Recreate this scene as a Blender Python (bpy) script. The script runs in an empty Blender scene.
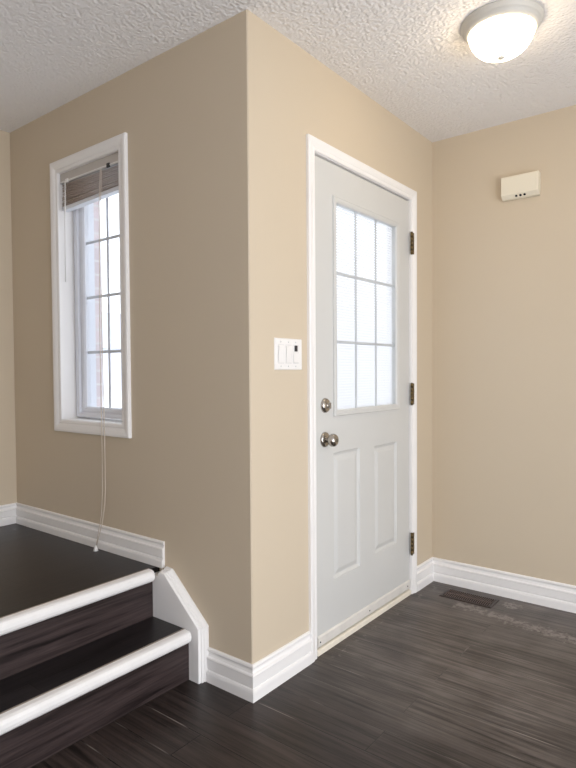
import bpy, bmesh, math, random
from mathutils import Vector, Matrix
C = bpy.context.scene
random.seed(4)

# ------------------------------------------------------------------ camera
cd = bpy.data.cameras.new('camera'); cam = bpy.data.objects.new('camera', cd)
C.collection.objects.link(cam); C.camera = cam
rt = Vector((0.6204, -0.7842, -0.0068)); up = Vector((0.0258, 0.0118, 0.9996)); fw = Vector((0.7838, 0.6203, -0.0276))
M = Matrix((rt, up, -fw)).transposed().to_4x4(); M.translation = Vector((-1.5538, -1.3755, 1.177))
cam.matrix_world = M
cd.sensor_fit = 'AUTO'; cd.sensor_width = 36.0
cd.lens = 585.49 / 768 * 36.0
cd.shift_x = 5.52 / 768; cd.shift_y = 4.19 / 768
cd.clip_start = 0.05

# ------------------------------------------------------------------ light
w = bpy.data.worlds.new('overcast_sky'); C.world = w; w.use_nodes = True
bg = w.node_tree.nodes['Background']
bg.inputs['Color'].default_value = (0.955, 0.972, 1.0, 1); bg.inputs['Strength'].default_value = 2.6

def area(name, loc, rot, sx, sy, power, col):
    l = bpy.data.lights.new(name, 'AREA'); l.shape = 'RECTANGLE'; l.size = sx; l.size_y = sy
    l.energy = power; l.color = col
    o = bpy.data.objects.new(name, l); C.collection.objects.link(o); o.location = loc; o.rotation_euler = rot
    return o
# added area lights standing for unseen daylight behind and beside the camera
area('daylight_fill_back', (-0.75, -2.78, 0.80), (math.radians(90), 0, 0), 2.5, 1.5, 45.5, (0.91, 0.935, 1.0))
area('daylight_fill_side', (-3.28, -1.0, 1.6), (math.radians(90), 0, math.radians(-90)), .6, .8, 8, (0.74, 0.79, 1.0))

C.view_settings.view_transform = 'Standard'; C.view_settings.look = 'None'
C.view_settings.gamma = 1.0; C.view_settings.use_curve_mapping = False
C.view_settings.exposure = 0.07
DOME_STRENGTH = 14.0

# ------------------------------------------------------------------ materials
def s2l(c):
    return tuple((v/12.92 if v <= .04045 else ((v+.055)/1.055)**2.4) for v in [x/255 for x in c]) + (1,)
def mat(name, rgb, rough=.5, metal=0, spec=.5, noise=None, bump=None):
    m = bpy.data.materials.new(name); m.use_nodes = True
    nt = m.node_tree; b = nt.nodes['Principled BSDF']
    b.inputs['Base Color'].default_value = s2l(rgb); b.inputs['Roughness'].default_value = rough
    b.inputs['Metallic'].default_value = metal; b.inputs['Specular IOR Level'].default_value = spec
    tc = nt.nodes.new('ShaderNodeTexCoord')
    if noise:      # (scale, amount): slight unevenness of the colour
        n = nt.nodes.new('ShaderNodeTexNoise'); n.inputs['Scale'].default_value = noise[0]; n.inputs['Detail'].default_value = 4
        nt.links.new(tc.outputs['Object'], n.inputs['Vector'])
        mx = nt.nodes.new('ShaderNodeMix'); mx.data_type = 'RGBA'
        c = s2l(rgb); k = noise[1]
        mx.inputs[6].default_value = tuple(v*(1-k) for v in c[:3]) + (1,)
        mx.inputs[7].default_value = tuple(min(1, v*(1+k)) for v in c[:3]) + (1,)
        nt.links.new(n.outputs['Fac'], mx.inputs[0]); nt.links.new(mx.outputs[2], b.inputs['Base Color'])
    if bump:       # (scale, strength, distance)
        n = nt.nodes.new('ShaderNodeTexNoise'); n.inputs['Scale'].default_value = bump[0]; n.inputs['Detail'].default_value = 3
        nt.links.new(tc.outputs['Object'], n.inputs['Vector'])
        bp = nt.nodes.new('ShaderNodeBump'); bp.inputs['Strength'].default_value = bump[1]; bp.inputs['Distance'].default_value = bump[2]
        nt.links.new(n.outputs['Fac'], bp.inputs['Height']); nt.links.new(bp.outputs['Normal'], b.inputs['Normal'])
    return m

PAINT = mat('beige_wall_paint', (208, 193.5, 171), .62, spec=.3, noise=(2.0, .02), bump=(220, .08, .001))
TRIM = mat('white_trim_paint', (244, 242, 240), .38, noise=(6, .02))
VINYL = mat('white_vinyl', (228, 230, 236), .35)
DOORP = mat('white_door_paint', (210, 210, 207), .45, noise=(5, .03), bump=(25, .05, .001))
PLASTIC = mat('white_plastic', (240, 238, 235), .3)
CREAM = mat('cream_plastic', (236, 228, 208), .4)
THRESH = mat('cream_threshold_paint', (238, 230, 214), .5, noise=(30, .12))
NICKEL = mat('satin_nickel', (178, 172, 164), .22, metal=1)
PAN = mat('brushed_nickel_pan', (208, 205, 197), .45, metal=0)
BRASS = mat('aged_brass', (112, 96, 66), .38, metal=.9, noise=(60, .3))
DARK = mat('dark_plastic', (38, 38, 42), .35)
BLACK = mat('black_recess', (8, 8, 8), .9)
REG = mat('brown_register_metal', (50, 39, 36), .4, metal=.2)
SLAT = mat('taupe_blind_slat', (186, 168, 154), .4)
CORD = mat('ivory_cord', (214, 202, 188), .7)
SNOW = mat('snow', (240, 243, 248), .8, noise=(1.2, .03))
NOSE = mat('white_stair_nosing_paint', (242, 240, 238), .4, noise=(14, .07))
NOSEEDGE = mat('grey_nosing_edge', (150, 136, 124), .45)
SIDING = mat('pale_siding', (228, 228, 232), .7)
ROOF = mat('grey_shingles', (190, 192, 200), .8, noise=(8, .2))

def ceiling_mat():
    m = mat('stippled_ceiling', (241, 239, 238), .9, spec=.1); nt = m.node_tree; b = nt.nodes['Principled BSDF']
    tc = nt.nodes.new('ShaderNodeTexCoord')
    v = nt.nodes.new('ShaderNodeTexVoronoi'); v.feature = 'SMOOTH_F1'; v.inputs['Scale'].default_value = 85
    n = nt.nodes.new('ShaderNodeTexNoise'); n.inputs['Scale'].default_value = 60; n.inputs['Detail'].default_value = 5
    nt.links.new(tc.outputs['Object'], v.inputs['Vector']); nt.links.new(tc.outputs['Object'], n.inputs['Vector'])
    mm = nt.nodes.new('ShaderNodeMath'); mm.operation = 'SUBTRACT'
    nt.links.new(n.outputs['Fac'], mm.inputs[0]); nt.links.new(v.outputs['Distance'], mm.inputs[1])
    bp = nt.nodes.new('ShaderNodeBump'); bp.inputs['Strength'].default_value = .7; bp.inputs['Distance'].default_value = .007
    nt.links.new(mm.outputs[0], bp.inputs['Height']); nt.links.new(bp.outputs['Normal'], b.inputs['Normal'])
    return m
CEIL = ceiling_mat()

def wood_mat(name, along, base=(53, 45, 42), dirt_sheen=False, width=.128, length=1.25, gloss=.34):
    """dark grey-brown laminate; along = 'X' or 'Y' gives the board direction"""
    m = bpy.data.materials.new(name); m.use_nodes = True; nt = m.node_tree; L = nt.links; N = nt.nodes.new
    b = nt.nodes['Principled BSDF']; b.inputs['Specular IOR Level'].default_value = .28
    tc = N('ShaderNodeTexCoord'); sp = N('ShaderNodeSeparateXYZ'); L.new(tc.outputs['Object'], sp.inputs[0])
    cb = N('ShaderNodeCombineXYZ')
    if along == 'Y': L.new(sp.outputs['Y'], cb.inputs['X']); L.new(sp.outputs['X'], cb.inputs['Y'])
    elif along == 'X': L.new(sp.outputs['X'], cb.inputs['X']); L.new(sp.outputs['Y'], cb.inputs['Y'])
    else: L.new(sp.outputs['X'], cb.inputs['X']); L.new(sp.outputs['Z'], cb.inputs['Y'])   # riser face
    br = N('ShaderNodeTexBrick'); L.new(cb.outputs[0], br.inputs['Vector'])
    br.offset = .37; br.offset_frequency = 2; br.squash = 1
    br.inputs['Scale'].default_value = 1; br.inputs['Brick Width'].default_value = length
    br.inputs['Row Height'].default_value = width; br.inputs['Mortar Size'].default_value = .0022
    br.inputs['Mortar Smooth'].default_value = .3; br.inputs['Bias'].default_value = 0
    br.inputs['Color1'].default_value = (0, 0, 0, 1); br.inputs['Color2'].default_value = (1, 1, 1, 1)
    br.inputs['Mortar'].default_value = (.5, .5, .5, 1)
    st = N('ShaderNodeVectorMath'); st.operation = 'MULTIPLY'; st.inputs[1].default_value = (2.4, 52, 1)
    L.new(cb.outputs[0], st.inputs[0])
    ad = N('ShaderNodeVectorMath'); ad.operation = 'ADD'; L.new(st.outputs[0], ad.inputs[0])
    sc = N('ShaderNodeVectorMath'); sc.operation = 'SCALE'; sc.inputs['Scale'].default_value = 17.0
    L.new(br.outputs['Color'], sc.inputs[0]); L.new(sc.outputs[0], ad.inputs[1])
    n = N('ShaderNodeTexNoise'); n.inputs['Scale'].default_value = 1; n.inputs['Detail'].default_value = 6; n.inputs['Roughness'].default_value = .65
    n.inputs['Distortion'].default_value = .6
    L.new(ad.outputs[0], n.inputs['Vector'])
    r = N('ShaderNodeValToRGB'); L.new(n.outputs['Fac'], r.inputs[0])
    d = [v*.28 for v in s2l(base)[:3]]; h = [v*1.6 for v in s2l(base)[:3]]
    r.color_ramp.elements[0].position = .33; r.color_ramp.elements[0].color = (*d, 1)
    r.color_ramp.elements[1].position = .68; r.color_ramp.elements[1].color = (*h, 1)
    e = r.color_ramp.elements.new(.5); e.color = s2l(base)
    # board to board variation
    hs = N('ShaderNodeHueSaturation'); L.new(r.outputs[0], hs.inputs['Color'])
    mr = N('ShaderNodeMapRange'); mr.inputs[3].default_value = .82; mr.inputs[4].default_value = 1.16
    L.new(br.outputs['Color'], mr.inputs[0]); L.new(mr.outputs[0], hs.inputs['Value'])
    # seams
    mx = N('ShaderNodeMix'); mx.data_type = 'RGBA'; L.new(br.outputs['Fac'], mx.inputs[0]); L.new(hs.outputs[0], mx.inputs[6])
    out = mx.outputs[2]
    n4 = N('ShaderNodeTexNoise'); n4.inputs['Scale'].default_value = 3.1; L.new(tc.outputs['Object'], n4.inputs['Vector'])
    r4 = N('ShaderNodeValToRGB'); L.new(n4.outputs['Fac'], r4.inputs[0]); L.new(r4.outputs[0], mx.inputs[7])
    r4.color_ramp.elements[0].position = .56; r4.color_ramp.elements[0].color = s2l((26, 22, 21))
    r4.color_ramp.elements[1].position = .66; r4.color_ramp.elements[1].color = s2l((120, 112, 106) if dirt_sheen else (30, 26, 25))
    if dirt_sheen:  # salt marks, plus a painted-in brightening of the mid floor
        def dm(op, a, bb=None):
            q = N('ShaderNodeMath'); q.operation = op; q.use_clamp = op in ('SMOOTH_MIN',)
            for i, v in enumerate((a, bb)):
                if v is None: continue
                if isinstance(v, (int, float)): q.inputs[i].default_value = v
                else: L.new(v, q.inputs[i])
            return q.outputs[0]
        X, Y = sp.outputs['X'], sp.outputs['Y']
        def rng(v, a, bb):            # 1 at a falling to 0 at bb
            q = N('ShaderNodeMapRange'); q.interpolation_type = 'SMOOTHSTEP'
            q.inputs[1].default_value = a; q.inputs[2].default_value = bb; q.inputs[3].default_value = 1; q.inputs[4].default_value = 0
            L.new(v, q.inputs[0]); return q.outputs[0]
        # salt streak in front of the floor register
        axis = dm('ADD', X, dm('MULTIPLY', dm('ADD', Y, .30), -.14))
        s1 = dm('MULTIPLY', rng(dm('ABSOLUTE', dm('ADD', axis, -1.275)), .0, .13), dm('MULTIPLY', rng(Y, -.26, -.18), rng(dm('MULTIPLY', Y, -1), .8, 1.1)))
        def spot(x, y, rx, ry):
            a = dm('POWER', dm('MULTIPLY', dm('ADD', X, -x), 1/rx), 2); c = dm('POWER', dm('MULTIPLY', dm('ADD', Y, -y), 1/ry), 2)
            return rng(dm('ADD', a, c), .0, 1.0)
        s2 = dm('MAXIMUM', spot(1.43, -.47, .075, .09), dm('MULTIPLY', spot(1.36, -.09, .06, .07), .6))
        s3 = dm('MULTIPLY', dm('MULTIPLY', rng(dm('ABSOLUTE', dm('ADD', Y, .055)), .0, .055), rng(dm('MULTIPLY', X, -1), -.45, -.36)), .62)
        s4 = dm('MULTIPLY', spot(.75, -.30, .55, .40), .36)
        area_ = dm('MAXIMUM', dm('MAXIMUM', s1, s2), dm('MAXIMUM', s3, s4))
        n2 = N('ShaderNodeTexNoise'); n2.inputs['Scale'].default_value = 34; n2.inputs['Detail'].default_value = 8; n2.inputs['Roughness'].default_value = .7
        L.new(tc.outputs['Object'], n2.inputs['Vector'])
        th = dm('SUBTRACT', dm('ADD', dm('MULTIPLY', area_, .36), n2.outputs['Fac']), .70)
        mk = N('ShaderNodeMapRange'); mk.inputs[1].default_value = 0; mk.inputs[2].default_value = .20; mk.inputs[3].default_value = 0; mk.inputs[4].default_value = .50
        L.new(th, mk.inputs[0])
        # lighter tint painted in, standing in for the brighter reflection on the mid floor
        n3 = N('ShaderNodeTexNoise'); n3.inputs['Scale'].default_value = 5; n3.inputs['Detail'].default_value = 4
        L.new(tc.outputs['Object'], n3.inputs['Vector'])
        floor_sheen = N('ShaderNodeMapRange'); floor_sheen.inputs[1].default_value = .25; floor_sheen.inputs[2].default_value = .8; floor_sheen.inputs[3].default_value = 0.10; floor_sheen.inputs[4].default_value = .32
        L.new(n3.outputs['Fac'], floor_sheen.inputs[0])
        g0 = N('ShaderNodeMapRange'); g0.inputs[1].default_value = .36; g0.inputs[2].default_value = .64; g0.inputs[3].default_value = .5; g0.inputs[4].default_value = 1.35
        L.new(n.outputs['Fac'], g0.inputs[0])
        gm = N('ShaderNodeMath'); gm.operation = 'MULTIPLY'; L.new(floor_sheen.outputs[0], gm.inputs[0]); L.new(g0.outputs[0], gm.inputs[1])
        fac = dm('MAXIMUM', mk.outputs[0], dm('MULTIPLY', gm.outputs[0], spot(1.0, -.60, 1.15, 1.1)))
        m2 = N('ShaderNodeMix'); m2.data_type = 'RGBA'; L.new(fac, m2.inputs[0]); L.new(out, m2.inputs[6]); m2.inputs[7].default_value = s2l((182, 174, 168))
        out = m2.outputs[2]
    L.new(out, b.inputs['Base Color'])
    b.inputs['Roughness'].default_value = gloss
    ro = N('ShaderNodeMapRange'); ro.inputs[3].default_value = gloss-.05; ro.inputs[4].default_value = gloss+.12
    L.new(n.outputs['Fac'], ro.inputs[0]); L.new(ro.outputs[0], b.inputs['Roughness'])
    bp = N('ShaderNodeBump'); bp.inputs['Strength'].default_value = .25; bp.inputs['Distance'].default_value = .0015
    sb = N('ShaderNodeMath'); sb.operation = 'SUBTRACT'; L.new(n.outputs['Fac'], sb.inputs[0]); L.new(br.outputs['Fac'], sb.inputs[1])
    L.new(sb.outputs[0], bp.inputs['Height']); L.new(bp.outputs['Normal'], b.inputs['Normal'])
    return m
FLOOR = wood_mat('dark_laminate_floor', 'Y', dirt_sheen=True)
TREAD = wood_mat('dark_laminate_tread', 'X', base=(38, 34, 35), gloss=.30, width=.19)
RISER = wood_mat('dark_laminate_riser', 'Z', base=(60, 50, 49), width=.4, length=9)

def glass_mat():
    m = bpy.data.materials.new('clear_glass'); m.use_nodes = True; nt = m.node_tree; nt.nodes.clear()
    o = nt.nodes.new('ShaderNodeOutputMaterial'); t = nt.nodes.new('ShaderNodeBsdfTransparent'); g = nt.nodes.new('ShaderNodeBsdfGlossy')
    g.inputs['Roughness'].default_value = .02; t.inputs['Color'].default_value = (.97, .985, 1, 1)
    f = nt.nodes.new('ShaderNodeLayerWeight'); f.inputs['Blend'].default_value = .3
    pw = nt.nodes.new('ShaderNodeMath'); pw.operation = 'POWER'; pw.inputs[1].default_value = 4; nt.links.new(f.outputs['Facing'], pw.inputs[0])
    ml = nt.nodes.new('ShaderNodeMath'); ml.operation = 'MULTIPLY_ADD'; ml.inputs[1].default_value = .5; ml.inputs[2].default_value = .035; nt.links.new(pw.outputs[0], ml.inputs[0])
    mx = nt.nodes.new('ShaderNodeMixShader'); nt.links.new(ml.outputs[0], mx.inputs[0]); nt.links.new(t.outputs[0], mx.inputs[1]); nt.links.new(g.outputs[0], mx.inputs[2])
    nt.links.new(mx.outputs[0], o.inputs[0]); return m
GLASS = glass_mat()
def translucent(name, rgb, k):
    m = bpy.data.materials.new(name); m.use_nodes = True; nt = m.node_tree; nt.nodes.clear()
    o = nt.nodes.new('ShaderNodeOutputMaterial'); t = nt.nodes.new('ShaderNodeBsdfTranslucent'); d = nt.nodes.new('ShaderNodeBsdfDiffuse')
    t.inputs[0].default_value = s2l(rgb); d.inputs[0].default_value = s2l(rgb)
    mx = nt.nodes.new('ShaderNodeMixShader'); mx.inputs[0].default_value = k
    nt.links.new(d.outputs[0], mx.inputs[1]); nt.links.new(t.outputs[0], mx.inputs[2]); nt.links.new(mx.outputs[0], o.inputs[0]); return m
DSLAT = translucent('thin_white_slat', (232, 231, 230), .68)
def emit(name, rgb, s):
    m = bpy.data.materials.new(name); m.use_nodes = True; nt = m.node_tree; b = nt.nodes['Principled BSDF']
    b.inputs['Base Color'].default_value = (.9, .9, .9, 1); b.inputs['Roughness'].default_value = .3
    b.inputs['Emission Color'].default_value = rgb; b.inputs['Emission Strength'].default_value = s; return m
DOME = emit('lit_frosted_glass', (1.0, .80, .54, 1), DOME_STRENGTH)
def brick_mat():
    m = mat('pale_brick', (190, 160, 150), .85); nt = m.node_tree; b = nt.nodes['Principled BSDF']
    tc = nt.nodes.new('ShaderNodeTexCoord'); sp = nt.nodes.new('ShaderNodeSeparateXYZ'); cb = nt.nodes.new('ShaderNodeCombineXYZ')
    ad = nt.nodes.new('ShaderNodeMath'); nt.links.new(tc.outputs['Object'], sp.inputs[0])
    nt.links.new(sp.outputs['X'], ad.inputs[0]); nt.links.new(sp.outputs['Y'], ad.inputs[1])
    nt.links.new(ad.outputs[0], cb.inputs['X']); nt.links.new(sp.outputs['Z'], cb.inputs['Y'])
    br = nt.nodes.new('ShaderNodeTexBrick'); nt.links.new(cb.outputs[0], br.inputs['Vector'])
    br.inputs['Scale'].default_value = 1; br.inputs['Brick Width'].default_value = .2; br.inputs['Row Height'].default_value = .07
    br.inputs['Mortar Size'].default_value = .006
    br.inputs['Color1'].default_value = s2l((226, 212, 212)); br.inputs['Color2'].default_value = s2l((214, 202, 204)); br.inputs['Mortar'].default_value = s2l((226, 222, 220))
    nt.links.new(br.outputs['Color'], b.inputs['Base Color']); return m
BRICK = brick_mat()

# ------------------------------------------------------------------ mesh helpers
class MB:
    def __init__(s): s.v = []; s.f = []; s.smooth = []
    def add(s, vs, fs, smooth=False):
        o = len(s.v); s.v += [tuple(v) for v in vs]; s.f += [tuple(i+o for i in f) for f in fs]; s.smooth += [smooth]*len(fs); return s
    def box(s, x0, x1, y0, y1, z0, z1):
        return s.prism([(x0, y0), (x1, y0), (x1, y1), (x0, y1)], lambda p, t: (p[0], p[1], t), z0, z1)
    def prism(s, poly, fn, t0, t1):
        n = len(poly); vs = [fn(p, t0) for p in poly] + [fn(p, t1) for p in poly]
        fs = [tuple(range(n))[::-1], tuple(range(n, 2*n))] + [(i, (i+1) % n, n+(i+1) % n, n+i) for i in range(n)]
        return s.add(vs, fs)
    def lathe(s, prof, centre, axis='Z', n=48, smooth=True, caps=True):
        """prof = [(radius, height along axis)]"""
        vs = []
        for r, h in prof:
            for k in range(n):
                a = 2*math.pi*k/n; c, d = r*math.cos(a), r*math.sin(a)
                p = {'Z': (c, d, h), 'Y': (c, h, d), 'X': (h, c, d)}[axis]
                vs.append(tuple(p[i]+centre[i] for i in range(3)))
        fs = []
        for j in range(len(prof)-1):
            for k in range(n): fs.append((j*n+k, j*n+(k+1) % n, (j+1)*n+(k+1) % n, (j+1)*n+k))
        s.add(vs, fs, smooth)
        if caps:
            o = len(s.v)-len(vs)
            for j in (0, len(prof)-1):
                if prof[j][0] > 1e-5: s.f.append(tuple(o+j*n+k for k in range(n))); s.smooth.append(False)
        return s
    def tube(s, pts, r, n=8):
        pts = [Vector(p) for p in pts]; vs = []; fs = []
        for i, p in enumerate(pts):
            t = (pts[min(i+1, len(pts)-1)]-pts[max(i-1, 0)]).normalized()
            a = t.cross(Vector((.3, .9, .1))).normalized(); b = t.cross(a)
            for k in range(n):
                q = 2*math.pi*k/n; vs.append(p+a*r*math.cos(q)+b*r*math.sin(q))
        for i in range(len(pts)-1):
            for k in range(n): fs.append((i*n+k, i*n+(k+1) % n, (i+1)*n+(k+1) % n, (i+1)*n+k))
        fs += [tuple(range(n)), tuple(range((len(pts)-1)*n, len(pts)*n))]
        return s.add(vs, fs, True)
    def frame(s, a0, a1, b0, b1, prof, fn, closed=True):
        """mitred frame around the rectangle a0..a1 x b0..b1; prof = [(outwards offset, depth)]"""
        n = len(prof); vs = []
        for (ca, cb, sa, sb) in ((a0, b0, -1, -1), (a1, b0, 1, -1), (a1, b1, 1, 1), (a0, b1, -1, 1)):
            for o, d in prof: vs.append(fn(ca+sa*o, cb+sb*o, d))
        fs = []
        for k in range(4):
            for i in range(n): fs.append((k*n+i, k*n+(i+1) % n, ((k+1) % 4)*n+(i+1) % n, ((k+1) % 4)*n+i))
        return s.add(vs, fs)
    def build(s, name, m, parent=None, bevel=0, origin=None):
        me = bpy.data.meshes.new(name)
        me.from_pydata(s.v, [], s.f); me.materials.append(m)
        for p, sm in zip(me.polygons, s.smooth): p.use_smooth = sm
        bm = bmesh.new(); bm.from_mesh(me); bmesh.ops.recalc_face_normals(bm, faces=bm.faces)
        bm.to_mesh(me); bm.free()
        o = bpy.data.objects.new(name, me); C.collection.objects.link(o)
        if parent is not None:
            o.parent = parent; pm = Vector((0, 0, 0)); p = parent
            while p is not None: pm += p.location; p = p.parent
            me.transform(Matrix.Translation(-pm)) if parent else None
        if bevel:
            b = o.modifiers.new('bevel', 'BEVEL'); b.width = bevel; b.segments = 2; b.limit_method = 'ANGLE'; b.angle_limit = math.radians(40)
        return o
def tag(o, label=None, cat=None, group=None, kind=None):
    for k, v in (('label', label), ('category', cat), ('group', group), ('kind', kind)):
        if v: o[k] = v
    return o
def thing(name, loc, label, cat, kind=None):
    o = bpy.data.objects.new(name, None); C.collection.objects.link(o); o.location = loc; o.empty_display_size = .05
    return tag(o, label, cat, None, kind)
def struct(mb, name, m, label, cat): return tag(mb.build(name, m), label, cat, None, 'structure')

H = 2.44; L1 = 1.534; L2 = 1.667; LZ = .384
XL, YB = -3.3, -2.8           # far corner of the unseen part of the room

# ------------------------------------------------------------------ room shell
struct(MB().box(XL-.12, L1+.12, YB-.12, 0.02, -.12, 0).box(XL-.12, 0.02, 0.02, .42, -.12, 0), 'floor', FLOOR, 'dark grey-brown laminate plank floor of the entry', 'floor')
struct(MB().box(XL-.12, L1+.12, YB-.12, .12, H, H+.12).box(XL-.12, .13, .12, L2+.12, H, H+.12), 'ceiling', CEIL, 'white stippled ceiling', 'ceiling')

# window wall (faces -X), with the window opening
WY0, WY1, WZ0, WZ1 = .734, 1.214, .952, 2.133
T = .14
def wy(mb, y0, y1, z0, z1): mb.box(0, T, y0, y1, z0, z1)
mb = MB()
mb.prism([(0, .004), (.004, 0), (T, T), (T, WY0), (0, WY0)], lambda p, t: (p[0], p[1], t), -.1, H)
wy(mb, WY0, WY1, -.1, WZ0); wy(mb, WY0, WY1, WZ1, H); wy(mb, WY1, L2, -.1, H)
struct(mb, 'wall_left', PAINT, 'beige painted wall with the tall narrow window above the stairs', 'wall')
# door wall (faces -Y), with the door opening
DX0, DX1, DZ1 = .3895, 1.276, 2.078
mb = MB()
mb.prism([(.004, 0), (DX0, 0), (DX0, T), (T, T)], lambda p, t: (p[0], p[1], t), -.1, H)
mb.box(DX0, DX1, 0, T, DZ1, H); mb.box(DX1, L1, 0, T, -.1, H)
struct(mb, 'wall_front', PAINT, 'beige painted wall around the white entry door', 'wall')
struct(MB().box(L1, L1+.12, YB-.12, .14, -.1, H), 'wall_right', PAINT, 'warm beige wall carrying the door chime', 'wall')
struct(MB().box(XL, .14, L2, L2+.12, -.1, H), 'wall_far', PAINT, 'pale beige wall at the end of the landing', 'wall')
# unseen walls behind the camera, each with an added opening where the fill daylight comes in
mb = MB(); y0, y1 = YB-.12, YB
for a in ((XL-.12, -2.0, -.1, H), (.5, L1, -.1, H), (-2.0, .5, -.1, .08), (-2.0, .5, 2.08, H)): mb.box(a[0], a[1], y0, y1, a[2], a[3])
struct(mb, 'wall_back', PAINT, 'beige wall behind the camera with a wide opening added for daylight', 'wall')
mb = MB(); x0, x1 = XL-.12, XL
for a in ((YB, -1.3, -.1, H), (-.7, L2+.12, -.1, H), (-1.3, -.7, -.1, 1.2), (-1.3, -.7, 2.0, H)): mb.box(x0, x1, a[0], a[1], a[2], a[3])
struct(mb, 'wall_side', PAINT, 'beige wall beside the camera with an opening added for daylight', 'wall')

# landing
struct(MB().box(XL, 0, .505, L2, LZ-.03, LZ), 'landing', TREAD, 'dark laminate landing at the top of the two steps', 'landing')

# ------------------------------------------------------------------ staircase
st = thing('staircase', (-.62, .4, 0), 'two dark laminate steps with white nosings rising beside the window wall', 'stairs')
SX = -.045                                   # right end of the steps, against the skirt board
st_x0 = XL
MB().box(st_x0, SX, .285, .505, .162, .192).build('tread', TREAD, st)
r1 = MB().box(st_x0, SX, .285, .297, 0, .162).build('riser', RISER, st)
r2 = MB().box(st_x0, SX, .495, .505, .192, LZ-.002).build('riser', RISER, st)
def nosing(yb, z, NX):
    p = [(yb, z+.004), (yb-.004, z+.006), (yb-.030, z+.005), (yb-.040, z+.001), (yb-.046, z-.008), (yb-.047, z-.020), (yb-.044, z-.032), (yb-.036, z-.040), (yb-.012, z-.042), (yb-.012, z-.002), (yb, z-.001)]
    o = MB().prism(p, lambda q, t: (t, q[0], q[1]), st_x0, NX).build('nosing', NOSE, st)
    MB().prism([(yb-.004, z+.0061), (yb-.011, z+.0066), (yb-.011, z+.0061-.003), (yb-.004, z+.003)], lambda q, t: (t, q[0], q[1]), st_x0, NX).build('edge_strip', NOSEEDGE, o)
    return o
nosing(.306, .192, -.054); nosing(.510, LZ, -.059)
# skirt board: thick board along the wall, chamfered above the first step, with a moulded cap on its front
board = [(.506, 0), (.236, 0), (.236, .205), (.428, .375), (.456, .378), (.464, .362), (.506, .362)]
sk = MB().prism(board, lambda q, t: (t, q[0], q[1]), SX, -.0005).build('skirt_board', TRIM, st)
cap_path = [(.236, 0), (.236, .205), (.428, .375), (.455, .3775)]
prof = [(-.045, 0), (-.045, .003), (-.042, .005), (-.034, .005), (-.032, .009), (-.026, .010), (-.022, .007), (-.018, .012), (-.010, .016), (-.004, .017), (-.0005, .015), (-.0005, 0)]
def cap(path, prof):
    pts = [Vector(p) for p in path]; nv = []
    for i in range(len(pts)):
        ds = []
        if i > 0: ds.append((pts[i]-pts[i-1]).normalized())
        if i < len(pts)-1: ds.append((pts[i+1]-pts[i]).normalized())
        ns = [Vector((-d.y, d.x)) for d in ds]
        m = sum(ns, Vector((0, 0))).normalized(); nv.append(m / max(.3, m.dot(ns[0])))
    mb = MB(); n = len(prof); vs = []
    for p, m in zip(pts, nv):
        for x, d in prof: q = p+m*d; vs.append((x, q.x, q.y))
    fs = [(k*n+i, k*n+(i+1) % n, (k+1)*n+(i+1) % n, (k+1)*n+i) for k in range(len(pts)-1) for i in range(n)]
    fs += [tuple(range(n)), tuple(range((len(pts)-1)*n, len(pts)*n))]
    return mb.add(vs, fs)
cap(cap_path, prof).build('cap_moulding', TRIM, sk)

# ------------------------------------------------------------------ baseboards
BP = [(0, .130), (.004, .130), (.008, .127), (.0095, .121), (.007, .116), (.004, .112), (.0042, .106), (.0065, .099), (.0125, .096), (.0145, .091), (.0120, .087),
      (.0115, .052), (.0080, .049), (.0080, .046), (.0125, .043), (.0145, .038), (.0155, .032), (.0155, .0), (0, 0)]
def base_run(path, names, labels, z=0, h=1.0):
    """path in plan, room on the right-hand side of the direction of travel; one mesh per segment with mitred ends"""
    P = [Vector(p) for p in path]; nv = []
    for i in range(len(P)):
        ds = []
        if i > 0: ds.append((P[i]-P[i-1]).normalized())
        if i < len(P)-1: ds.append((P[i+1]-P[i]).normalized())
        ns = [Vector((d.y, -d.x)) for d in ds]
        m = sum(ns, Vector((0, 0))).normalized(); nv.append(m / m.dot(ns[0]))
    n = len(BP)
    for k in range(len(P)-1):
        vs = []
        for j in (k, k+1):
            for d, zz in BP: q = P[j]+nv[j]*(d+.0003); vs.append((q.x, q.y, z+zz*h))
        fs = [(i, (i+1) % n, n+(i+1) % n, n+i) for i in range(n)] + [tuple(range(n)), tuple(range(n, 2*n))]
        struct(MB().add(vs, fs), names[k], TRIM, labels[k], 'baseboard')
CX0, CX1 = .3440, 1.3130
base_run([(0, .219), (0, 0), (CX0, 0)], ['baseboard_left', 'baseboard_front'],
         ['short white baseboard between the skirt board and the wall corner', 'white baseboard between the wall corner and the door casing'])
base_run([(CX1, 0), (L1, 0), (L1, YB)], ['baseboard_front', 'baseboard_right'],
         ['very short white baseboard right of the door casing', 'long white baseboard along the right wall behind the floor register'])
base_run([(XL, L2), (0, L2), (0, .471)], ['baseboard_far', 'baseboard_landing'],
         ['white baseboard on the landing along the pale far wall', 'white baseboard on the landing under the window, cut off at the steps'], LZ+.0005, .107/.130)

# ------------------------------------------------------------------ entry door
door = thing('door_1', (.844, .01, 0), 'white panelled entry door with a nine-pane window, in a white casing', 'door', 'structure')
SX0, SX1, SZ0, SZ1 = .4080, 1.2575, .030, 2.0540
SY = .005
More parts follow.
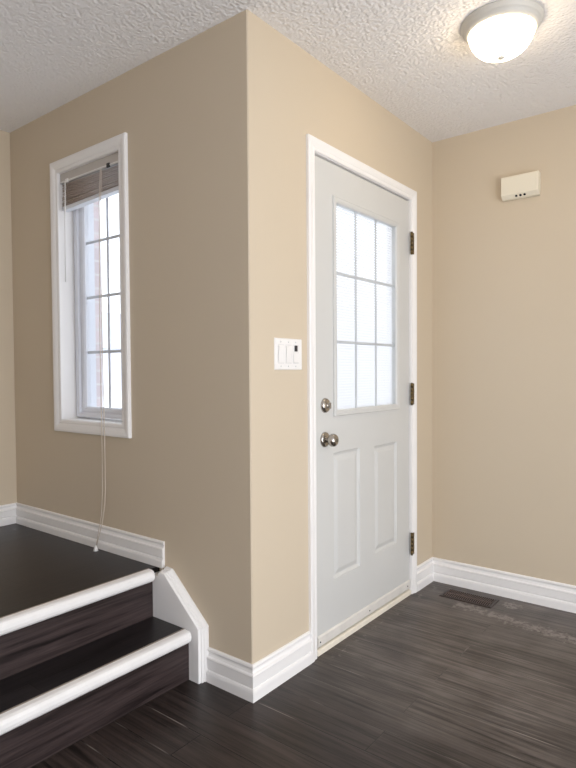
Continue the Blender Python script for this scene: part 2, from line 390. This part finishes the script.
# casing: three mitred lengths, moulded
cas = [(0, 0), (0, .007), (.004, .0095), (.012, .0105), (.018, .0085), (.024, .012), (.034, .0155), (.046, .017), (.054, .016), (.057, .013), (.057, 0)]
def casing_open(mb, a0, a1, z1, prof, fn):
    n = len(prof); vs = []
    for (ca, cz, sa, sz) in ((a0, 0, -1, 0), (a0, z1, -1, 1), (a1, z1, 1, 1), (a1, 0, 1, 0)):
        for o, d in prof: vs.append(fn(ca+sa*o, cz+sz*o, d))
    fs = [(k*n+i, k*n+(i+1) % n, (k+1)*n+(i+1) % n, (k+1)*n+i) for k in range(3) for i in range(n)] + [tuple(range(n)), tuple(range(3*n, 4*n))]
    return mb.add(vs, fs)
casing_open(MB(), .3945, 1.2625, 2.066, [(o*.88, d*.88) for o, d in cas], lambda a, z, d: (a, -.0003-d, z)).build('casing', TRIM, door)
mb = MB()
mb.box(.3900, .4045, .0, T, 0, 2.077); mb.box(1.2610, 1.2755, .0, T, 0, 2.077); mb.box(.4045, 1.2610, 0, T, 2.063, 2.077)
mb.box(.4045, .4215, .056, .085, 0, 2.063); mb.box(1.2455, 1.2610, .056, .085, 0, 2.063); mb.box(.4215, 1.2455, .056, .085, 2.045, 2.063)   # stops
mb.build('jamb', TRIM, door)
# slab with the lite opening and two embossed panels
GX0, GX1, GZ0, GZ1 = .560, 1.114, 1.006, 1.902
panels = [(.537, .758, .283, .829), (.891, 1.118, .303, .822)]
xs = sorted({SX0, SX1, GX0, GX1, .537, .758, .891, 1.118}); zs = sorted({SZ0, SZ1, GZ0, GZ1, .283, .829, .303, .822})
mb = MB()
def inside(x, z, r): return r[0] < x < r[1] and r[2] < z < r[3]
for i in range(len(xs)-1):
    for j in range(len(zs)-1):
        cx, cz = (xs[i]+xs[i+1])/2, (zs[j]+zs[j+1])/2
        if inside(cx, cz, (GX0, GX1, GZ0, GZ1)): continue
        q = [(xs[i], zs[j]), (xs[i+1], zs[j]), (xs[i+1], zs[j+1]), (xs[i], zs[j+1])]
        mb.add([(a, SY+.044, b) for a, b in q], [(0, 1, 2, 3)])
        if any(inside(cx, cz, p) for p in panels): continue
        mb.add([(a, SY, b) for a, b in q], [(0, 1, 2, 3)])
def ringfaces(mb, rects):
    vs = []
    for (x0, x1, z0, z1, y) in rects: vs += [(x0, y, z0), (x1, y, z0), (x1, y, z1), (x0, y, z1)]
    fs = [(k*4+i, k*4+(i+1) % 4, k*4+4+(i+1) % 4, k*4+4+i) for k in range(len(rects)-1) for i in range(4)]
    return vs, fs
for (x0, x1, z0, z1) in panels:
    rects = [(x0+o, x1-o, z0+o, z1-o, SY+d) for o, d in ((0, 0), (.003, .004), (.012, .0095), (.017, .0095), (.034, .003), (.040, .002))]
    vs, fs = ringfaces(mb, rects); n = len(vs); mb.add(vs, fs+[(n-4, n-3, n-2, n-1)])
for R in ((SX0, SX1, SZ0, SZ1), (GX0, GX1, GZ0, GZ1)):
    vs, fs = ringfaces(mb, [(*R, SY), (*R, SY+.044)]); mb.add(vs, fs)
slab = mb.build('slab', DOORP, door)
bm = bmesh.new(); bm.from_mesh(slab.data); bmesh.ops.remove_doubles(bm, verts=bm.verts, dist=1e-5); bmesh.ops.recalc_face_normals(bm, faces=bm.faces); bm.to_mesh(slab.data); bm.free()
# lite frame: raised moulding on the slab
lp = [(-.003, -.0045), (-.003, .002), (.002, .006), (.010, .008), (.018, .0075), (.021, .009), (.024, .006), (.024, .0003), (.0005, .0003), (.0005, -.0045)]
LX0, LX1, LZ0, LZ1 = .563, 1.111, 1.010, 1.899
MB().frame(LX0, LX1, LZ0, LZ1, lp, lambda a, b, d: (a, SY-d, b)).build('lite_frame', DOORP, door)
MB().box(GX0+.001, GX1-.001, .0095, .0125, GZ0+.001, GZ1-.001).build('glass_pane', GLASS, door)
wx = (LX1-LX0)/3; wz = (LZ1-LZ0)/3
GRID = mat('white_grid_bar', (212, 212, 212), .5)
for k in (1, 2):
    MB().box(LX0+wx*k-.0065, LX0+wx*k+.0065, .0145, .0195, LZ0-.002, LZ1+.002).build('grid_bar', GRID, door, .0015)
for k in (1, 2):
    mb = MB()
    for j in range(3):
        a = LX0-.002 if j == 0 else LX0+wx*j+.0067; c = LX1+.002 if j == 2 else LX0+wx*(j+1)-.0067
        mb.box(a, c, .0145, .0195, LZ0+wz*k-.0065, LZ0+wz*k+.0065)
    mb.build('grid_bar', GRID, door, .0015)
mb = MB(); z = LZ0+.004; k = 0
while z < LZ1-.006:
    yc = .0280; hw = .0070; a = math.radians(66)
    dy, dz = hw*math.cos(a), hw*math.sin(a)
    pts = [(yc-dy, z-dz), (yc-.0011, z+.0006), (yc+dy, z+dz)]
    vs = [(LX0-.001, *p) for p in pts] + [(LX1+.001, *p) for p in pts]
    mb.add(vs, [(0, 1, 4, 3), (1, 2, 5, 4)], True); z += .0122
bl = mb.build('enclosed_blind', DSLAT, door); bl['label'] = 'closed white slats behind the door glass'
MB().box(GX0+.001, GX1-.001, .0400, .0420, GZ0+.001, GZ1-.001).build('glass_pane', GLASS, door)
# hardware
dbx, dbz = .476, 1.036
mb = MB().lathe([(.0001, -.014), (.020, -.014), (.026, -.011), (.030, -.006), (.0315, -.001), (.0315, 0), (.0001, 0)], (dbx, SY, dbz), 'Y')
db = mb.build('deadbolt', NICKEL, door)
MB().lathe([(.0001, -.019), (.0085, -.019), (.0095, -.017), (.0095, -.013), (.0001, -.013)], (dbx, SY, dbz), 'Y', 24).box(dbx-.0045, dbx+.0045, SY-.030, SY-.018, dbz-.013, dbz+.013).build('thumb_turn', NICKEL, db, .002)
kx, kz = .472, .893
kn = MB().lathe([(.0001, -.062), (.010, -.0615), (.018, -.059), (.024, -.054), (.0275, -.046), (.0275, -.039), (.024, -.032), (.017, -.027), (.0125, -.023), (.0115, -.016), (.0125, -.008), (.0001, -.008)], (kx, SY, kz), 'Y').build('door_knob', NICKEL, door)
MB().lathe([(.0001, -.013), (.016, -.012), (.026, -.010), (.031, -.006), (.0325, -.001), (.0325, 0), (.0001, 0)], (kx, SY, kz), 'Y').build('rosette', NICKEL, kn)
MB().box(kx-.0012, kx+.0012, SY-.064, SY-.0618, kz-.006, kz+.006).build('lock_slot', DARK, kn)
for z0, z1 in ((1.784, 1.894), (1.003, 1.113), (.214, .326)):
    hx = 1.2530; hy = -.0130
    hg = MB().box(hx, hx+.026, hy-.001, hy+.0022, z0, z1).build('hinge', BRASS, door, .0006)
    mb = MB(); seg = (z1-z0)/5
    for k in range(5): mb.lathe([(.0001, z0+k*seg+.0006), (.0062, z0+k*seg+.0006), (.0062, z0+(k+1)*seg-.0006), (.0001, z0+(k+1)*seg-.0006)], (hx+.001, hy+.001, 0), 'Z', 16)
    mb.lathe([(.0001, z1+.004), (.005, z1+.003), (.0065, z1)], (hx+.001, hy+.001, 0), 'Z', 16).lathe([(.0001, z0-.004), (.005, z0-.003), (.0065, z0)], (hx+.001, hy+.001, 0), 'Z', 16)
    mb.build('hinge_pin', BRASS, hg)
    for k in range(3):
        zc = z0+(z1-z0)*(.18+.32*k)
        MB().lathe([(.0001, -.002), (.003, -.0016), (.004, 0)], (hx+.016, hy-.001, zc), 'Y', 12).build('screw', BRASS, hg)
# sweep and threshold
SWEEP = mat('scuffed_white_sweep', (224, 220, 213), .5, noise=(18, .12))
sw = MB().prism([(SY-.0003, .032), (SY-.005, .034), (SY-.006, .042), (SY-.006, .072), (SY-.003, .078), (SY-.0003, .079)], lambda q, t: (t, q[0], q[1]), SX0+.003, SX1-.003).build('door_sweep', SWEEP, door)
for x in (SX0+.018, SX1-.03, (SX0+SX1)/2): MB().lathe([(.0001, -.0022), (.0028, -.0016), (.004, 0)], (x, SY-.006, .052), 'Y', 12).build('screw', DARK, sw)
MB().prism([(T, 0.001), (T, .024), (.02, .026), (.002, .024), (-.004, .020), (-.005, .001)], lambda q, t: (t, q[0], q[1]), .4050, 1.2605).build('threshold', THRESH, door)

# ------------------------------------------------------------------ window
win = thing('window_1', (.06, .974, WZ0), 'tall narrow white window with a two by four grid, above the steps', 'window', 'structure')
MB().frame(WY0-.001, WY1-.009, WZ0+.004, WZ1-.004, cas, lambda a, b, d: (-.0003-d, a, b)).build('casing', TRIM, win)
# jamb liner
MB().frame(WY0+.005, WY1-.005, WZ0+.005, WZ1-.005, [(0, 0), (.0045, 0), (.0045, T-.002), (0, T-.002)], lambda a, b, d: (.0+d, a, b)).build('jamb_liner', TRIM, win)
MB().frame(WY0+.034, WY1-.034, WZ0+.034, WZ1-.034, [(0, .074), (.012, .070), (.0198, .070), (.0198, .135), (0, .135)], lambda a, b, d: (d, a, b)).build('window_frame', VINYL, win)
SF = (WY0+.071, WY1-.061, WZ0+.062, WZ1-.060)
MB().frame(*SF, [(0, .098), (.006, .090), (.016, .086), (.030, .086), (.030, .122), (0, .122)], lambda a, b, d: (d, a, b)).build('sash', VINYL, win)
MB().box(.101, .104, SF[0]-.004, SF[1]+.004, SF[2]-.004, SF[3]+.004).build('glass_pane', GLASS, win)
WG = mat('white_window_grid', (240, 241, 246), .5)
ym = (SF[0]+SF[1])/2
MB().box(.1055, .1115, ym-.007, ym+.007, SF[2]-.002, SF[3]+.002).build('grid_bar', WG, win, .0015)
for k in (1, 2, 3):
    zz = SF[2]+(SF[3]-SF[2])*k/4
    MB().box(.1055, .1115, SF[0]-.002, ym-.0072, zz-.007, zz+.007).box(.1055, .1115, ym+.0072, SF[1]+.002, zz-.007, zz+.007).build('grid_bar', WG, win, .0015)
MB().box(.1135, .1165, SF[0]-.004, SF[1]+.004, SF[2]-.004, SF[3]+.004).build('glass_pane', GLASS, win)
# brick mould outside
MB().frame(WY0+.0, WY1-.0, WZ0+.0, WZ1-.0, [(-.012, .142), (.03, .142), (.03, .185), (-.012, .185)], lambda a, b, d: (d, a, b)).build('brick_moulding', VINYL, win)

# window blind, drawn up
by0, by1 = WY0+.010, WY1-.010
mbx = .006; ybm = (by0+by1)/2
def tl(z, y): return z-(y-ybm)*.034*min(1, max(0, (2.083-z)/.10))          # the bunch hangs slightly lower on the far side
bd = thing('window_blind', (.025, .974, 2.09), 'raised taupe mini blind bunched at the top of the narrow window', 'blind')
HEADR = mat('grey_blind_headrail', (196, 190, 184), .45)
hr = MB().prism([(mbx, 2.127), (mbx, 2.088), (mbx+.004, 2.085), (mbx+.040, 2.085), (mbx+.044, 2.088), (mbx+.044, 2.127)], lambda q, t: (q[0], t, q[1]), by0, by1).build('headrail', HEADR, bd)
MB().box(mbx-.003, mbx+.004, by0+.002, by1-.002, 2.0825, 2.0895).build('headrail_lip', PLASTIC, hr, .001)
mb = MB(); z = 1.984; k = 0
while z < 2.078:
    dx = random.uniform(-.003, .003); t1 = random.uniform(-.002, .002); sl = random.uniform(-.004, .004)
    pr = [(mbx+.006+dx, z), (mbx+.020+dx, z+.0030+t1), (mbx+.034+dx, z), (mbx+.034+dx, z+.0026), (mbx+.020+dx, z+.0058+t1), (mbx+.006+dx, z+.0026)]
    mb.prism(pr, lambda q, t: (q[0], t, tl(q[1], t)+sl*(t-ybm)), by0+.004, by1-.004); z += .0088
s_ = mb.build('slat_stack', SLAT, bd); s_['label'] = 'bunched taupe slats'
MB().prism([(mbx+.004, 1.962), (mbx+.004, 1.978), (mbx+.008, 1.982), (mbx+.034, 1.982), (mbx+.038, 1.978), (mbx+.038, 1.962)], lambda q, t: (q[0], t, tl(q[1], t)), by0+.003, by1-.003).build('bottom_rail', VINYL, bd, .002)
for yy in (by0+.075, by1-.06):
    MB().box(mbx-.006, mbx+.001, yy-.010, yy+.010, 2.076, 2.094).build('bracket', DARK if yy < .9 else PLASTIC, bd, .001)
MB().tube([(.001, 1.155, 2.082), (-.001, 1.157, 1.9), (.0, 1.162, 1.612)], .0034).build('tilt_wand', PLASTIC, bd)
cy = .868
cords = MB().tube([(.003, .878, 2.08), (-.006, .875, 1.95), (-.020, .866, 1.4), (-.021, .861, .92), (-.020, .865, .66), (-.020, .875, .545), (-.022, .886, .50), (-.038, .890, .41)], .0017)
cords.tube([(.003, .870, 2.08), (-.006, .864, 1.95), (-.020, .850, 1.4), (-.021, .841, .9), (-.021, .841, .66), (-.021, .848, .59), (-.023, .866, .51), (-.040, .884, .41)], .0017)
pc = cords.build('pull_cord', CORD, bd)
MB().lathe([(.0001, .024), (.004, .023), (.006, .016), (.010, .004), (.011, 0), (.0001, 0)], (-.042, .890, LZ+.0012), 'Z', 20).build('tassel', PLASTIC, pc)

# exterior brick, snow, house across the street
EX0, EX1 = .185, .240
mb = MB(); hy0, hy1, hz0, hz1 = WY0-.02, WY1+.015, WZ0-.03, WZ1+.03
mb.box(EX0, EX1, .28, hy0, -.3, 2.9); mb.box(EX0, EX1, hy1, L2+.3, -.3, 2.9); mb.box(EX0, EX1, hy0, hy1, -.3, hz0); mb.box(EX0, EX1, hy0, hy1, hz1, 2.9)
struct(mb, 'wall_exterior', BRICK, 'pale brick outer wall seen at the edge of the narrow window', 'wall')
struct(MB().box(-12, 40, .15, 60, -.45, -.30), 'ground', SNOW, 'snow covered ground outside the window', 'ground')
struct(MB().box(.27, 2.2, .15, 1.6, -.30, -.06), 'porch', SIDING, 'pale concrete porch slab outside the entry door', 'porch')
hs = thing('house', (22, 30, -.3), 'pale house with a grey roof across the street, seen through the narrow window', 'house')
MB().box(12, 32, 28, 36, -.3, 2.6).build('house_wall', SIDING, hs)
MB().prism([(27.4, 2.6), (36.6, 2.6), (32, 5.2)], lambda q, t: (t, q[0], q[1]), 11.6, 32.4).build('roof', ROOF, hs)

# ------------------------------------------------------------------ light switch plate
sp = thing('switch_plate', (.2195, 0, 1.245), 'white three-gang light switch plate beside the door casing', 'light switch')
MB().frame(.142, .297, 1.192, 1.298, [(-.075, .0055), (0, .0055), (.004, .004), (.0065, .0003), (-.075, .0003)][:0] or [(0, .0058), (.004, .005), (.0068, .0020), (.007, .0003), (0, .0003)], lambda a, b, d: (a, -d, b)).box(.142, .297, -.0058, -.0003, 1.192, 1.298).build('plate', PLASTIC, sp)
for i, xc in enumerate((.1695, .2155, .2615)):
    if i < 2:
        s1 = MB().prism([(-.0060, 1.211), (-.0078, 1.214), (-.0072, 1.245), (-.0098, 1.275), (-.0060, 1.279)], lambda q, t: (t, q[0], q[1]), xc-.0155, xc+.0155).build('rocker', PLASTIC, sp, .0008)
    else:
        s1 = MB().prism([(-.0060, 1.211), (-.0098, 1.214), (-.0076, 1.248), (-.0060, 1.251)], lambda q, t: (t, q[0], q[1]), xc-.0155, xc+.0155).build('rocker', PLASTIC, sp, .0008)
        bt = MB().box(xc-.009, xc+.009, -.0085, -.0060, 1.256, 1.279).build('timer_button', DARK, sp, .001); bt['label'] = 'dark button'
    MB().frame(xc-.0165, xc+.0165, 1.2105, 1.2795, [(0, .0061), (.0012, .0061), (.0012, .0055), (0, .0055)], lambda a, b, d: (a, -d, b)).build('switch_surround', GRID, sp)
    for zz in (1.199, 1.291): MB().lathe([(.0001, -.0016), (.002, -.0012), (.0032, 0)], (xc, -.0058, zz), 'Y', 12).build('screw', GRID, sp)

# ------------------------------------------------------------------ door chime
ch = thing('door_chime', (L1, -.482, 2.10), 'cream door chime box high on the right wall', 'door chime')
pr = [(.0004, 2.043), (.024, 2.043), (.044, 2.062), (.044, 2.150), (.041, 2.154), (.0004, 2.154)]
MB().prism(pr, lambda q, t: (L1-q[0], t, q[1]), -.569, -.389).build('cover', CREAM, ch, .002)
MB().box(L1-.0452, L1-.0442, -.557, -.401, 2.072, 2.146).build('front_panel', CREAM, ch, .0008)
for y in (-.462, -.482, -.502):
    nx, nz = .034, .0515
    mb = MB(); ax = Vector((-.69, 0, -.725)); c = Vector((L1-.034, y, 2.0525)); a = Vector((0, 1, 0)); b = ax.cross(a)
    vs = [c+ax*t+a*.0062*math.cos(k*math.pi/8)+b*.0062*math.sin(k*math.pi/8) for t in (-.002, .0008) for k in range(16)]
    mb.add(vs, [(k, (k+1) % 16, 16+(k+1) % 16, 16+k) for k in range(16)]+[tuple(range(16)), tuple(range(16, 32))]).build('sound_hole', BLACK, ch)

# ------------------------------------------------------------------ ceiling light
lx, ly = .641, -.664
cl = thing('ceiling_light', (lx, ly, H), 'flush ceiling light with a lit frosted glass dome and nickel rim', 'ceiling light')
MB().lathe([(.0001, 2.4395), (.1425, 2.4395), (.143, 2.436), (.141, 2.432), (.1375, 2.429), (.137, 2.424), (.1335, 2.420), (.1295, 2.418), (.129, 2.413), (.1255, 2.409), (.1205, 2.404), (.1165, 2.402), (.1145, 2.403), (.1135, 2.408), (.0001, 2.408)], (lx, ly, 0), 'Z', 64).build('rim', PAN, cl)
MB().lathe([(.114, 2.406), (.1142, 2.400), (.1120, 2.389), (.1055, 2.371), (.0945, 2.354), (.079, 2.339), (.059, 2.3275), (.034, 2.3215), (.012, 2.3195), (.0001, 2.3195)], (lx, ly, 0), 'Z', 64, caps=False).build('glass_dome', DOME, cl)
MB().lathe([(.0001, 2.320), (.012, 2.3195), (.0140, 2.316), (.0115, 2.312), (.007, 2.309), (.0001, 2.3075)], (lx, ly, 0), 'Z', 24).build('finial', PAN, cl)

# ------------------------------------------------------------------ floor register
fr = thing('floor_register', (1.392, -.265, 0), 'dark brown metal floor register set in the floor by the right baseboard', 'floor vent')
vx0, vx1, vy0, vy1 = 1.343, 1.441, -.385, -.145
MB().frame(vx0, vx1, vy0, vy1, [(0, .0005), (0, .005), (.012, .004), (.016, .0005)], lambda a, b, d: (a, b, d)).build('frame', REG, fr)
MB().box(vx0, vx1, vy0, vy1, .0004, .001).build('dark_opening', BLACK, fr)
mb = MB(); n = 23; ptch = (vy1-vy0)/n; xm = (vx0+vx1)/2
for k in range(n):
    yc = vy0+ptch*(k+.5)
    for (a, b, s) in ((vx0, xm-.003, 1), (xm+.003, vx1, -1)):
        vs = [(a, yc-.0018-s*.0015, .0012), (a, yc+.0018-s*.0015, .0012), (a, yc+.0018-s*.0015, .0048), (a, yc-.0018-s*.0015, .0048),
              (b, yc-.0018+s*.0015, .0012), (b, yc+.0018+s*.0015, .0012), (b, yc+.0018+s*.0015, .0048), (b, yc-.0018+s*.0015, .0048)]
        mb.add(vs, [(0, 1, 2, 3), (4, 5, 6, 7), (0, 1, 5, 4), (1, 2, 6, 5), (2, 3, 7, 6), (3, 0, 4, 7)])
mb.box(xm-.003, xm+.003, vy0, vy1, .001, .0052)
FIN = mat('worn_register_fin', (96, 80, 74), .45)
mb.build('grille', FIN, fr)
